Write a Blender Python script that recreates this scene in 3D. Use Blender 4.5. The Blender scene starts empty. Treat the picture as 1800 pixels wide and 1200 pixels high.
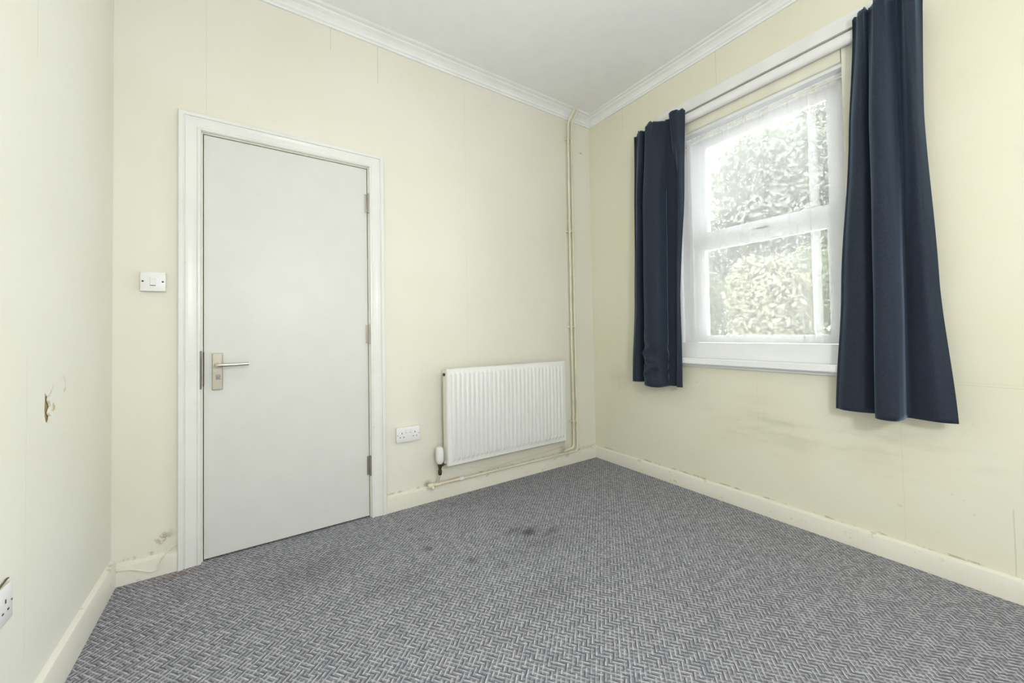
import bpy, bmesh, math, random
import numpy as np
from mathutils import Vector, Matrix
random.seed(7)
S = bpy.context.scene
COL = S.collection

# ------------------------------------------------------------------ camera
yaw, pitch, roll = 0.5495995, 0.0211940, -0.0155768
fw = Vector((math.sin(yaw)*math.cos(pitch), math.cos(yaw)*math.cos(pitch), math.sin(pitch)))
rt = Vector((math.cos(yaw), -math.sin(yaw), 0)); up = rt.cross(fw)
r2 = rt*math.cos(roll)+up*math.sin(roll); u2 = -rt*math.sin(roll)+up*math.cos(roll)
cd = bpy.data.cameras.new('camera'); cam = bpy.data.objects.new('camera', cd); COL.objects.link(cam)
m = Matrix((r2, u2, -fw)).transposed().to_4x4(); m.translation = (-2.4228, -2.1397, 1.0267)
cam.matrix_world = m
cd.sensor_width = 36; cd.lens = 654.85/1800*36
cd.shift_x = 58.556/1800; cd.shift_y = -28.282/1800; cd.clip_start = 0.02
S.camera = cam

# ------------------------------------------------------------------ light
W = bpy.data.worlds.new('sky'); S.world = W; W.use_nodes = True
nt = W.node_tree; bg = nt.nodes['Background']
tc = nt.nodes.new('ShaderNodeTexCoord'); sx = nt.nodes.new('ShaderNodeSeparateXYZ'); rp = nt.nodes.new('ShaderNodeValToRGB')
nt.links.new(tc.outputs['Generated'], sx.inputs[0]); nt.links.new(sx.outputs[2], rp.inputs[0]); nt.links.new(rp.outputs[0], bg.inputs[0])
rp.color_ramp.elements[0].position = 0.0; rp.color_ramp.elements[0].color = (1.0, .99, .97, 1)
rp.color_ramp.elements[1].position = 0.8; rp.color_ramp.elements[1].color = (.84, .93, 1.0, 1)
bg.inputs[1].default_value = 12
S.view_settings.view_transform = 'Standard'; S.view_settings.look = 'None'
S.view_settings.exposure = 0.03; S.view_settings.gamma = 1; S.view_settings.use_curve_mapping = False

sd = bpy.data.lights.new('sun', 'SUN'); sun = bpy.data.objects.new('sun', sd); COL.objects.link(sun)
sd.energy = 8; sd.angle = 0.02; sd.color = (1, .95, .85)
sun.rotation_euler = Vector((0.30, -0.62, -0.72)).to_track_quat('-Z', 'Y').to_euler()

def portal(name, loc, rot, sx_, sy_):
    l = bpy.data.lights.new(name, 'AREA'); l.shape = 'RECTANGLE'; l.size = sx_; l.size_y = sy_
    l.cycles.is_portal = True
    o = bpy.data.objects.new(name, l); o.location = loc; o.rotation_euler = rot; COL.objects.link(o)
portal('window_portal', (0.24, -1.17, 1.60), (0, math.pi/2, 0), 1.40, 0.80)       # faces -x
portal('added_window_portal', (0.24, -3.05, 1.42), (0, math.pi/2, 0), 2.28, 1.5)  # serves the added window behind the camera

# ------------------------------------------------------------------ node helpers
class G:
    def __init__(s, name):
        s.m = bpy.data.materials.new(name); s.m.use_nodes = True; s.t = s.m.node_tree
        s.b = s.t.nodes['Principled BSDF']; s.out = s.t.nodes['Material Output']; s._p = None
    def n(s, typ, **k):
        x = s.t.nodes.new('ShaderNode'+typ)
        for a, v in k.items(): setattr(x, a, v)
        return x
    def put(s, sock, v):
        if isinstance(v, bpy.types.NodeSocket): s.t.links.new(v, sock)
        elif v is not None: sock.default_value = v
    def M(s, op, a, b=None, c=None):
        x = s.n('Math', operation=op)
        for i, v in enumerate((a, b, c)): s.put(x.inputs[i], v) if v is not None else None
        return x.outputs[0]
    def pos(s):
        if s._p is None:
            g = s.n('NewGeometry'); q = s.n('SeparateXYZ'); s.t.links.new(g.outputs['Position'], q.inputs[0]); s._p = (g.outputs['Position'], q.outputs)
        return s._p
    def noise(s, scale, detail=3, rough=.5, vec=None):
        x = s.n('TexNoise'); x.inputs['Scale'].default_value = scale; x.inputs['Detail'].default_value = detail; x.inputs['Roughness'].default_value = rough
        s.put(x.inputs['Vector'], vec if vec is not None else s.pos()[0]); return x.outputs['Fac']
    def ramp(s, f, a, b):
        x = s.n('MapRange'); x.interpolation_type = 'SMOOTHSTEP'; s.put(x.inputs[0], f); x.inputs[1].default_value = a; x.inputs[2].default_value = b; return x.outputs[0]
    def mix(s, f, a, b, mode='MIX'):
        x = s.n('Mix', data_type='RGBA', blend_type=mode); s.put(x.inputs[0], f)
        for i, v in ((6, a), (7, b)):
            s.put(x.inputs[i], v if isinstance(v, bpy.types.NodeSocket) else (*v, 1)); 
        return x.outputs[2]
    def bump(s, h, strength, dist):
        x = s.n('Bump'); x.inputs['Strength'].default_value = strength; x.inputs['Distance'].default_value = dist
        s.put(x.inputs['Height'], h); s.t.links.new(x.outputs[0], s.b.inputs['Normal'])
    def seg(s, c, c0, w):                     # 1 on a thin line where coordinate c == c0
        return s.M('LESS_THAN', s.M('ABSOLUTE', s.M('SUBTRACT', c, c0)), w)
    def blob(s, cx, cy, rx, ry, ax=0, ay=1):
        p = s.pos()[1]
        a = s.M('POWER', s.M('DIVIDE', s.M('SUBTRACT', p[ax], cx), rx), 2); b = s.M('POWER', s.M('DIVIDE', s.M('SUBTRACT', p[ay], cy), ry), 2)
        return s.ramp(s.M('SQRT', s.M('ADD', a, b)), 1.0, 0.0)

def simple(name, col, rough=.5, metal=0, spec=.5, mottled=0, bump=0, bscale=60):
    g = G(name); g.b.inputs['Roughness'].default_value = rough; g.b.inputs['Metallic'].default_value = metal
    g.b.inputs['Specular IOR Level'].default_value = spec
    if mottled:
        dark = tuple(c*(1-mottled) for c in col)
        g.put(g.b.inputs['Base Color'], g.mix(g.ramp(g.noise(9, 4), .35, .65), dark, col))
    else: g.b.inputs['Base Color'].default_value = (*col, 1)
    if bump: g.bump(g.noise(bscale, 4), bump, .002)
    return g.m

CREAM = (.82, .805, .725)
def wall_mat(name, col, kind):
    g = G(name); g.b.inputs['Roughness'].default_value = .55; g.b.inputs['Specular IOR Level'].default_value = .3
    P, (x, y, z) = g.pos()
    big = g.noise(1.6, 3); c = g.mix(g.ramp(big, .3, .7), tuple(a*b for a, b in zip(col, (.97, .965, .92))), col)
    sm = g.noise(14, 5, .6)
    c = g.mix(g.M('MULTIPLY', g.ramp(sm, .55, .8), .10), c, (.62, .60, .48))
    h = g.M('ADD', g.M('MULTIPLY', g.noise(3.5, 2), 1.0), g.M('MULTIPLY', g.noise(90, 3), .06))
    lines = []
    def line(cc, c0, w, zz, z0, z1, s=1.0):
        k = g.M('MULTIPLY', g.seg(cc, c0, w), g.M('MULTIPLY', g.M('GREATER_THAN', zz, z0), g.M('LESS_THAN', zz, z1)))
        lines.append(g.M('MULTIPLY', k, s))
    if kind == 'back':
        wob = g.M('ADD', x, g.M('MULTIPLY', g.noise(2.0, 1), .006))
        line(wob, -2.595, .0013, z, 2.06, 2.75, .14); line(wob, -2.040, .0013, z, 2.60, 2.75, .35); line(wob, -1.778, .0015, z, 2.50, 2.75, .4)
        line(wob, -1.195, .0012, z, .85, 2.75, .12); line(wob, -.86, .0012, z, .85, 2.4, .08)
        d1 = g.M('MULTIPLY', g.blob(-2.75, .15, .05, .06, 0, 2), g.ramp(sm, .5, .6)); lines.append(g.M('MULTIPLY', d1, .8))
        cr = g.M('MULTIPLY', g.M('LESS_THAN', z, .106), g.ramp(g.noise(22, 5, .7), .5, .62)); lines.append(g.M('MULTIPLY', cr, .45))
        lines.append(g.M('MULTIPLY', g.blob(-1.50, .105, .04, .035, 0, 2), .8))
        lines.append(g.M('MULTIPLY', g.M('MULTIPLY', g.blob(-.10, 2.493, .03, .01, 0, 2), g.ramp(sm, .4, .6)), .8))
    if kind == 'right':
        wob = g.M('ADD', y, g.M('MULTIPLY', g.noise(2.0, 1), .006))
        line(wob, -.325, .0014, z, 2.57, 2.73, .22); line(wob, -.995, .0014, z, 2.52, 2.73, .25); line(wob, -1.975, .0016, z, .09, .34, .25)
        line(wob, -1.16, .0010, z, .45, .72, .12); line(wob, -1.70, .0010, z, .10, .60, .12)
        wz = g.M('ADD', z, g.M('MULTIPLY', g.noise(3.0, 1), .01))
        line(wz, .795, .0010, y, -2.5, -1.86, .2); line(wz, .806, .0008, y, -2.5, -1.86, .15)
        soft = g.ramp(g.noise(5, 5, .65), .42, .72)
        sc = g.n('Mapping'); sc.inputs['Scale'].default_value = (1, 1, 4); g.put(sc.inputs['Vector'], P)
        streak = g.ramp(g.noise(3.2, 5, .6, sc.outputs[0]), .42, .72)
        k = g.M('MULTIPLY', g.blob(-1.15, .50, .62, .20, 1, 2), streak); c = g.mix(g.M('MULTIPLY', k, .45), c, (.46, .46, .38))
        k = g.M('MULTIPLY', g.blob(-.30, .62, .24, .20, 1, 2), soft); c = g.mix(g.M('MULTIPLY', k, .55), c, (.44, .43, .32))
        k = g.M('MULTIPLY', g.blob(-1.60, .48, .55, .18, 1, 2), streak); c = g.mix(g.M('MULTIPLY', k, .4), c, (.48, .46, .33))
        sp = g.M('MULTIPLY', g.ramp(g.noise(34, 2), .70, .76), g.M('LESS_THAN', z, .85)); lines.append(g.M('MULTIPLY', sp, .18))
        lines.append(g.M('MULTIPLY', g.blob(-1.79, .72, .007, .018, 1, 2), 1.0))
        cr = g.M('MULTIPLY', g.M('LESS_THAN', z, .101), g.ramp(g.noise(14, 5, .7), .48, .6)); lines.append(g.M('MULTIPLY', cr, .5))
    if kind == 'left':
        line(y, -.70, .0010, z, .2, 1.0, .15); line(y, -.66, .0012, z, 1.8, 2.7, .25)
        lines.append(g.M('MULTIPLY', g.M('MULTIPLY', g.blob(-.475, .88, .022, .05, 1, 2), g.ramp(g.noise(40, 3), .5, .6)), .5))
    if lines:
        t = lines[0]
        for l in lines[1:]: t = g.M('MAXIMUM', t, l)
        c = g.mix(t, c, (.30, .25, .13)); h = g.M('SUBTRACT', h, g.M('MULTIPLY', t, .05))
    g.put(g.b.inputs['Base Color'], c); g.bump(h, .35, .012)
    return g.m

def carpet_mat():
    g = G('woven_carpet'); g.b.inputs['Roughness'].default_value = .85; g.b.inputs['Specular IOR Level'].default_value = .25
    P, (x, y, z) = g.pos()
    a = math.radians(40); k = 1/.0140
    wob = g.M('MULTIPLY', g.noise(40, 2), .006); wob2 = g.M('MULTIPLY', g.noise(37, 2, .5), .006)
    u = g.M('MULTIPLY', g.M('ADD', g.M('ADD', g.M('MULTIPLY', x, math.cos(a)), g.M('MULTIPLY', y, math.sin(a))), wob), k)
    v = g.M('MULTIPLY', g.M('ADD', g.M('SUBTRACT', g.M('MULTIPLY', y, math.cos(a)), g.M('MULTIPLY', x, math.sin(a))), wob2), k)
    fu, fv = g.M('FRACT', u), g.M('FRACT', v); iu, iv = g.M('FLOOR', u), g.M('FLOOR', v)
    
    def strip(f, c0, w): return g.ramp(g.M('ABSOLUTE', g.M('SUBTRACT', f, c0)), w, w*.3)
    cellv = g.n('CombineXYZ'); g.put(cellv.inputs[0], iu); g.put(cellv.inputs[1], iv)
    wn = g.n('TexWhiteNoise', noise_dimensions='2D'); g.put(wn.inputs['Vector'], cellv.outputs[0])
    sp = g.n('SeparateColor'); g.t.links.new(wn.outputs['Color'], sp.inputs[0]); r1, r2_, r3 = sp.outputs
    tw = g.M('LESS_THAN', g.M('FLOORED_MODULO', g.M('ADD', iu, iv), 4), 1.5)
    aH = g.M('ADD', g.M('MULTIPLY', tw, .45), g.M('MULTIPLY', g.ramp(r1, .25, .9), .75))
    aV = g.M('ADD', g.M('MULTIPLY', g.M('SUBTRACT', 1, tw), .45), g.M('MULTIPLY', g.ramp(r2_, .25, .9), .75))
    mk = g.M('MINIMUM', g.M('MAXIMUM', g.M('MULTIPLY', strip(fv, .45, .24), aH), g.M('MULTIPLY', strip(fu, .45, .24), aV)), 1)
    thread_shade = g.M('MAXIMUM', g.M('MULTIPLY', strip(fv, .78, .20), g.M('SUBTRACT', 1.1, aV)), g.M('MULTIPLY', strip(fu, .78, .20), g.M('SUBTRACT', 1.1, aH)))  # dark strips painted beside the threads as their shadow
    fine = g.noise(420, 3, .7)
    base = g.M('ADD', g.M('MULTIPLY', r3, .25), g.M('MULTIPLY', fine, .75))
    c = g.mix(base, (.185, .19, .228), (.33, .332, .365))
    c = g.mix(g.M('MULTIPLY', thread_shade, .75), c, (.085, .088, .11))
    c = g.mix(g.M('MULTIPLY', mk, g.M('ADD', .55, g.M('MULTIPLY', fine, .5))), c, (.66, .66, .69))
    c = g.mix(g.M('MULTIPLY', g.ramp(g.noise(260, 2), .58, .7), .35), c, (.11, .10, .085))
    st = None
    for (cx, cy, rx, ry, w) in [(-1.20, -.61, .09, .06, .75), (-1.25, -.56, .10, .05, .45), (-1.10, -.67, .12, .05, .4), (-1.70, -.47, .035, .035, .5), (-1.57, -.66, .055, .035, .45),
                                (-1.71, -.25, .03, .02, .5), (-1.47, -.76, .05, .04, .3), (-1.2, -.72, .35, .12, .2), (-2.2, -.35, .35, .2, .22), (-1.9, -.62, .25, .1, .2), (-1.42, -1.0, .3, .12, .15)]:
        b = g.M('MULTIPLY', g.blob(cx, cy, rx, ry), w); st = b if st is None else g.M('MAXIMUM', st, b)
    st = g.M('MULTIPLY', st, g.M('ADD', .55, g.M('MULTIPLY', g.noise(26, 4, .7), .9)))
    c = g.mix(st, c, (.045, .042, .055))
    rust = g.M('MULTIPLY', g.blob(-2.68, -.05, .16, .07), g.ramp(g.noise(60, 3), .45, .6))
    c = g.mix(g.M('MULTIPLY', rust, .55), c, (.30, .17, .09))
    g.put(g.b.inputs['Base Color'], c)
    g.bump(g.M('ADD', g.M('MULTIPLY', mk, .8), g.M('MULTIPLY', fine, .5)), .9, .004)
    return g.m

def fabric_mat(name, col, col2):
    g = G(name); g.b.inputs['Roughness'].default_value = .8; g.b.inputs['Sheen Weight'].default_value = .45; g.b.inputs['Sheen Roughness'].default_value = .4
    g.b.inputs['Sheen Tint'].default_value = (.45, .62, .9, 1); g.b.inputs['Specular IOR Level'].default_value = .35
    P, xyz = g.pos(); mp = g.n('Mapping'); mp.inputs['Scale'].default_value = (1, 1, .08); g.put(mp.inputs['Vector'], P)
    t = g.noise(900, 2, .6, mp.outputs[0]); mp2 = g.n('Mapping'); mp2.inputs['Scale'].default_value = (.1, .1, 1); g.put(mp2.inputs['Vector'], P)
    t2 = g.noise(900, 2, .6, mp2.outputs[0]); w = g.M('MULTIPLY', g.M('ADD', t, t2), .5)
    g.put(g.b.inputs['Base Color'], g.mix(g.ramp(w, .35, .65), col, col2)); g.bump(w, .25, .001)
    return g.m

def net_mat():
    g = G('sheer_net'); t = g.t
    tr = g.n('BsdfTransparent'); tl = g.n('BsdfTranslucent'); df = g.n('BsdfDiffuse')
    P, (x, y, z) = g.pos()
    stain = g.M('MULTIPLY', g.ramp(g.noise(30, 4), .35, .65), g.M('MAXIMUM', g.blob(-.79, 2.22, .035, .06, 1, 2), g.M('MULTIPLY', g.ramp(z, 2.18, 2.25), .35)))
    c = g.mix(stain, (.95, .95, .95), (.72, .60, .22))
    g.put(tl.inputs[0], c); g.put(df.inputs[0], c)
    a = g.n('MixShader'); a.inputs[0].default_value = .62; t.links.new(tl.outputs[0], a.inputs[1]); t.links.new(df.outputs[0], a.inputs[2])
    fac = g.M('ADD', .26, g.M('MULTIPLY', g.noise(500, 2), .12)); fac = g.M('ADD', fac, g.M('MULTIPLY', g.ramp(z, 2.22, 2.245), .35))
    b = g.n('MixShader'); g.put(b.inputs[0], fac); t.links.new(tr.outputs[0], b.inputs[1]); t.links.new(a.outputs[0], b.inputs[2])
    t.links.new(b.outputs[0], g.out.inputs[0]); return g.m

def glass_mat():
    g = G('window_glass'); t = g.t; tr = g.n('BsdfTransparent'); gl = g.n('BsdfGlossy'); gl.inputs['Roughness'].default_value = .02
    f = g.n('Fresnel'); f.inputs[0].default_value = 1.45; b = g.n('MixShader')
    t.links.new(f.outputs[0], b.inputs[0]); t.links.new(tr.outputs[0], b.inputs[1]); t.links.new(gl.outputs[0], b.inputs[2]); t.links.new(b.outputs[0], g.out.inputs[0]); return g.m

def leaf_mat(name, c1, c2, c3):
    g = G(name); g.b.inputs['Roughness'].default_value = .45
    ob = g.noise(7, 3); c = g.mix(g.ramp(ob, .35, .65), c1, c2); c = g.mix(g.ramp(g.noise(31, 2), .55, .7), c, c3)
    g.put(g.b.inputs['Base Color'], c)
    tl = g.n('BsdfTranslucent'); g.put(tl.inputs[0], c); mx = g.n('MixShader'); mx.inputs[0].default_value = .35
    g.t.links.new(g.b.outputs[0], mx.inputs[1]); g.t.links.new(tl.outputs[0], mx.inputs[2]); g.t.links.new(mx.outputs[0], g.out.inputs[0]); return g.m

def worn_paint(name, col, chip, lo=.62, hi=.68, scale=18, amt=.6, rough=.35):
    g = G(name); g.b.inputs['Roughness'].default_value = rough; g.b.inputs['Specular IOR Level'].default_value = .4
    c = g.mix(g.ramp(g.noise(4, 3), .3, .7), tuple(v*.95 for v in col), col)
    g.put(g.b.inputs['Base Color'], g.mix(g.M('MULTIPLY', g.ramp(g.noise(scale, 5, .7), lo, hi), amt), c, chip)); g.bump(g.noise(25, 4), .2, .003)
    return g.m

MW_back = wall_mat('cream_wallpaper_back', CREAM, 'back')
MW_right = wall_mat('cream_wallpaper_shaded', (.80, .78, .65), 'right')  # same wallpaper, tinted darker and yellower for the shade on this wall
MW_left = wall_mat('cream_wallpaper_left', (.81, .81, .73), 'left')
MW_plain = wall_mat('cream_wallpaper_plain', CREAM, 'plain')
M_ceil = simple('ceiling_paint', (.91, .92, .92), .8, mottled=.02)
M_corn = simple('cornice_paint', (.89, .90, .90), .6, mottled=.04, bump=.15)
M_skirt = worn_paint('skirting_gloss', (.82, .80, .71), (.45, .36, .18), .60, .68, 16, .5)
M_white = simple('white_gloss', (.83, .83, .82), .3, mottled=.04, bump=.08, bscale=30)
M_arch = worn_paint('architrave_gloss', (.83, .83, .81), (.50, .44, .30), .66, .72, 30, .5, .3)
M_cream = simple('cream_gloss', (.82, .80, .68), .35, mottled=.05)
M_door = simple('door_paint', (.72, .725, .705), .4, mottled=.02)
M_steel = simple('satin_steel', (.46, .43, .37), .38, 1, mottled=.08)
M_steel2 = simple('bright_steel', (.62, .60, .56), .25, 1)
M_darkm = simple('tarnished_brass', (.16, .11, .07), .45, .7, mottled=.4)
M_black = simple('black_gap', (.02, .015, .012), .8)
M_brown = simple('raw_plaster', (.42, .31, .15), .9, mottled=.3, bump=.6, bscale=50)
M_radi = simple('radiator_enamel', (.86, .86, .85), .28, mottled=.01)
M_radc = simple('radiator_side', (.82, .80, .71), .35)
M_pipe = simple('pipe_paint', (.80, .76, .60), .4, mottled=.08)
M_pipep = simple('pipe_paint_pink', (.80, .70, .56), .4, mottled=.1)
M_plas = simple('white_plastic', (.84, .84, .84), .3)
M_upvc = simple('window_paint', (.86, .87, .89), .3, mottled=.02)
M_glass = glass_mat(); M_net = net_mat()
M_navy = fabric_mat('navy_fabric', (.012, .017, .030), (.024, .034, .056))
M_bounce = simple('bounce_ground', (.82, .80, .77), .9, mottled=.5, bump=1, bscale=40)  # unseen ground made very pale to bounce light onto the ceiling
M_bark = simple('bark', (.16, .12, .08), .9, mottled=.4, bump=.6)
M_carpet = carpet_mat()

# ------------------------------------------------------------------ mesh helpers
def obj(name, bm, mat, parent=None, origin=None, smooth=False, angle=35):
    root = parent
    while root is not None and root.parent: root = root.parent
    o0 = Vector(root.location) if root else Vector(origin or (0, 0, 0))
    bmesh.ops.recalc_face_normals(bm, faces=bm.faces[:])
    bmesh.ops.translate(bm, verts=bm.verts[:], vec=-o0)
    me = bpy.data.meshes.new(name); bm.to_mesh(me); bm.free()
    me.materials.append(mat)
    if smooth:
        for p in me.polygons: p.use_smooth = True
        me.set_sharp_from_angle(angle=math.radians(angle))
    o = bpy.data.objects.new(name, me); COL.objects.link(o)
    if parent: o.parent = parent
    else: o.location = o0
    return o
def empty(name, loc):
    o = bpy.data.objects.new(name, None); o.location = loc; o.empty_display_size = .05; COL.objects.link(o); return o
def tag(o, label, cat, group=None):
    o['label'] = label; o['category'] = cat
    if group: o['group'] = group
    return o
def struct(o): o['kind'] = 'structure'; return o
def box(bm, lo, hi, bev=0):
    c = [(a+b)/2 for a, b in zip(lo, hi)]; s = [abs(b-a) for a, b in zip(lo, hi)]
    r = bmesh.ops.create_cube(bm, size=1, matrix=Matrix.Translation(c) @ Matrix.Diagonal((*s, 1)))
    if bev:
        es = list({e for v in r['verts'] for e in v.link_edges})
        bmesh.ops.bevel(bm, geom=es, offset=bev, segments=2, affect='EDGES', profile=.5)
    return bm
def B(lo, hi, bev=0): return box(bmesh.new(), lo, hi, bev)
def tube(bm, pts, r, n=14, cap=True, radii=None):
    pts = [Vector(p) for p in pts]; rings = []; prev = None
    for i, p in enumerate(pts):
        t = (pts[min(i+1, len(pts)-1)]-pts[max(i-1, 0)]).normalized()
        if prev is None: a = t.orthogonal().normalized()
        else: a = (prev-t*prev.dot(t)).normalized()
        prev = a; b = t.cross(a); rr = radii[i] if radii else r
        rings.append([bm.verts.new(p+(a*math.cos(2*math.pi*k/n)+b*math.sin(2*math.pi*k/n))*rr) for k in range(n)])
    for A, C in zip(rings, rings[1:]):
        for k in range(n): bm.faces.new((A[k], A[(k+1) % n], C[(k+1) % n], C[k]))
    if cap: bm.faces.new(rings[0][::-1]); bm.faces.new(rings[-1])
    return bm
def rounded(pts, r, n=6):
    P = [Vector(p) for p in pts]; out = [P[0]]
    for a, b, c in zip(P, P[1:], P[2:]):
        d1 = (a-b); d2 = (c-b); k = min(r, d1.length*.45, d2.length*.45); s = b+d1.normalized()*k; e = b+d2.normalized()*k
        out += [s*(1-t)**2+b*2*t*(1-t)+e*t*t for t in [j/n for j in range(n+1)]]
    return out+[P[-1]]
def lathe(bm, prof, c, axis='z', n=24):
    """prof: list of (radius, height) about point c"""
    rings = []
    for r, h in prof:
        ring = []
        for k in range(n):
            a = 2*math.pi*k/n; ca, sa = r*math.cos(a), r*math.sin(a)
            v = {'z': (ca, sa, h), 'y': (ca, h, sa), 'x': (h, ca, sa)}[axis]; ring.append(bm.verts.new(Vector(c)+Vector(v)))
        rings.append(ring)
    for A, C in zip(rings, rings[1:]):
        for k in range(n): bm.faces.new((A[k], A[(k+1) % n], C[(k+1) % n], C[k]))
    bm.faces.new(rings[0][::-1]); bm.faces.new(rings[-1]); return bm
def sweep(bm, prof, frames):
    """prof (a,b); frames: list of (origin, A, B) ; closed profile, capped ends"""
    rings = [[bm.verts.new(Vector(o)+Vector(A)*a+Vector(Bv)*b) for a, b in prof] for o, A, Bv in frames]; n = len(prof)
    for R0, R1 in zip(rings, rings[1:]):
        for k in range(n): bm.faces.new((R0[k], R0[(k+1) % n], R1[(k+1) % n], R1[k]))
    bm.faces.new(rings[0][::-1]); bm.faces.new(rings[-1]); return bm
def frame(bm, x0, x1, y0, y1, z0, z1, w, wt=None, wb=None):
    """rectangular frame in the yz plane, thickness x0..x1"""
    wt = wt or w; wb = wb or w
    box(bm, (x0, y0, z0), (x1, y0+w, z1), .003); box(bm, (x0, y1-w, z0), (x1, y1, z1), .003)
    box(bm, (x0, y0+w-.001, z0), (x1, y1-w+.001, z0+wb), .003); box(bm, (x0, y0+w-.001, z1-wt), (x1, y1-w+.001, z1), .003); return bm

# ------------------------------------------------------------------ room shell
XL, YR, H = -2.918, -3.9, 2.781
DX0, DX1, DZ = -2.6115, -1.848, 1.983        # door leaf
struct(obj('floor', B((XL-.1, YR-.1, -.1), (.3, .3, 0)), M_carpet))
struct(obj('ceiling', B((XL-.1, YR-.1, H), (.3, .3, H+.1)), M_ceil))
bm = bmesh.new(); t = .12
box(bm, (XL-.1, 0, 0), (DX0-.012, t, H)); box(bm, (DX1+.012, 0, 0), (.0, t, H)); box(bm, (DX0-.012, 0, DZ+.012), (DX1+.012, t, H))
struct(obj('wall_back', bm, MW_back))
WY0, WY1, WZ0, WZ1 = -1.60, -.74, .86, 2.30   # window opening
RY0, RY1, RZ0, RZ1 = -3.80, -2.30, .28, 2.56   # unseen window added behind the camera to brighten the room
bm = bmesh.new(); t = .28
box(bm, (0, YR, 0), (t, RY0, H)); box(bm, (0, RY1, 0), (t, WY0, H)); box(bm, (0, WY1, 0), (t, .12, H))
for a, b, c, d in ((WY0, WY1, WZ0, WZ1), (RY0, RY1, RZ0, RZ1)): box(bm, (0, a, 0), (t, b, c)); box(bm, (0, a, d), (t, b, H))
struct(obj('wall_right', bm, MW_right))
struct(obj('wall_rear', B((XL-.1, YR-.12, 0), (.28, YR, H)), MW_plain))
# left wall with the torn hole: front skin has a real opening into a plaster cavity
hole = [(-.602, .878), (-.594, .872), (-.585, .866), (-.570, .873), (-.556, .884), (-.548, .897), (-.543, .897), (-.546, .885), (-.556, .874), (-.569, .863), (-.572, .852), (-.563, .842), (-.558, .832),
        (-.564, .828), (-.567, .822), (-.571, .817), (-.567, .811), (-.560, .806), (-.563, .796), (-.568, .790), (-.577, .787), (-.586, .789), (-.595, .797), (-.600, .812), (-.602, .832), (-.600, .852), (-.600, .866)]
bm = bmesh.new()
outer = [(YR, 0), (.12, 0), (.12, H), (YR, H)]
ov = [bm.verts.new((XL, a, b)) for a, b in outer]; hv = [bm.verts.new((XL, a, b)) for a, b in hole]
es = [bm.edges.new((L[i], L[(i+1) % len(L)])) for L in (ov, hv) for i in range(len(L))]
bmesh.ops.triangle_fill(bm, use_beauty=True, use_dissolve=False, edges=es)
hb = [bm.verts.new((XL-.006, a, b)) for a, b in hole]
for i in range(len(hole)):
    j = (i+1) % len(hole); bm.faces.new((hv[i], hv[j], hb[j], hb[i]))
for f in bm.faces:
    f.normal_update()
wl = struct(obj('wall_left', bm, MW_left))
obj('wall_backing', B((XL-.1, YR-.1, 0), (XL-.008, .12, H)), M_brown, wl)
bm = bmesh.new()                              # curled strip of paper at the right edge of the hole
strip = [(-.546, .842, .0), (-.548, .834, .004), (-.553, .826, .006), (-.557, .820, .003)]
for (y, z, d), (y2, z2, d2) in zip(strip, strip[1:]):
    vs = [bm.verts.new(p) for p in ((XL+.0006+d*.2, y, z), (XL+.001+d, y-.005, z-.001), (XL+.001+d2, y2-.005, z2-.001), (XL+.0006+d2*.2, y2, z2))]; bm.faces.new(vs)
bmesh.ops.remove_doubles(bm, verts=bm.verts[:], dist=1e-5)
f_ = obj('torn_paper_flap', bm, simple('torn_paper', (.62, .50, .30), .8), wl); f_['label'] = 'brown curled flap of torn wallpaper'
md = f_.modifiers.new('s', 'SOLIDIFY'); md.thickness = .0006

def cornice(name, frames, prof=None):
    prof = prof or [(0, 0), (0, -.058), (.010, -.058), (.012, -.048), (.020, -.044), (.026, -.034), (.040, -.022), (.060, -.014), (.064, -.009), (.082, -.008), (.090, -.004), (.090, 0)]
    bm = sweep(bmesh.new(), prof, frames); struct(obj(name, bm, M_corn))
h = H-.0002
cornice('trim_1', [((XL, 0, h), (0, -1, 0), (0, 0, 1)), ((0, 0, h), (-1, -1, 0), (0, 0, 1))])
cornice('trim_2', [((0, 0, h), (-1, -1, 0), (0, 0, 1)), ((0, YR, h), (-1, 1, 0), (0, 0, 1))])
cornice('trim_3', [((XL, -.09, h), (1, 0, 0), (0, 0, 1)), ((XL, YR+.09, h), (1, 0, 0), (0, 0, 1))])
cornice('trim_4', [((XL, YR, h), (0, 1, 0), (0, 0, 1)), ((-.09, YR, h), (0, 1, 0), (0, 0, 1))])

def skirt(name, a, b, inward, ht, th=.018, seg=26, seedv=0):
    a, b, inw = Vector(a), Vector(b), Vector(inward); rnd = random.Random(seedv); fr = []
    for i in range(seg+1):
        p = a.lerp(b, i/seg); k = 1+rnd.uniform(-.02, .02); fr.append((p, inw, Vector((0, 0, k))))
    prof = [(0, .0005), (th, .0005), (th, ht-.012), (th-.003, ht-.004), (th-.008, ht), (0, ht+.003)]
    return struct(obj(name, sweep(bmesh.new(), prof, fr), M_skirt, smooth=True, angle=30))
AX0, AX1 = -2.700, -1.764
skirt('baseboard_back', (AX1+.001, 0, 0), (0, 0, 0), (0, -1, 0), .091, seedv=1)
skirt('baseboard_back.001', (XL, 0, 0), (AX0-.001, 0, 0), (0, -1, 0), .084, seg=6, seedv=2)
skirt('baseboard_right', (0, -.018, 0), (0, YR, 0), (-1, 0, 0), .088, seedv=3, seg=40)
skirt('baseboard_left', (XL, -.018, 0), (XL, YR, 0), (1, 0, 0), .112, seedv=4)
skirt('baseboard_rear', (XL+.02, YR, 0), (-.02, YR, 0), (0, 1, 0), .1, seedv=5)

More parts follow.
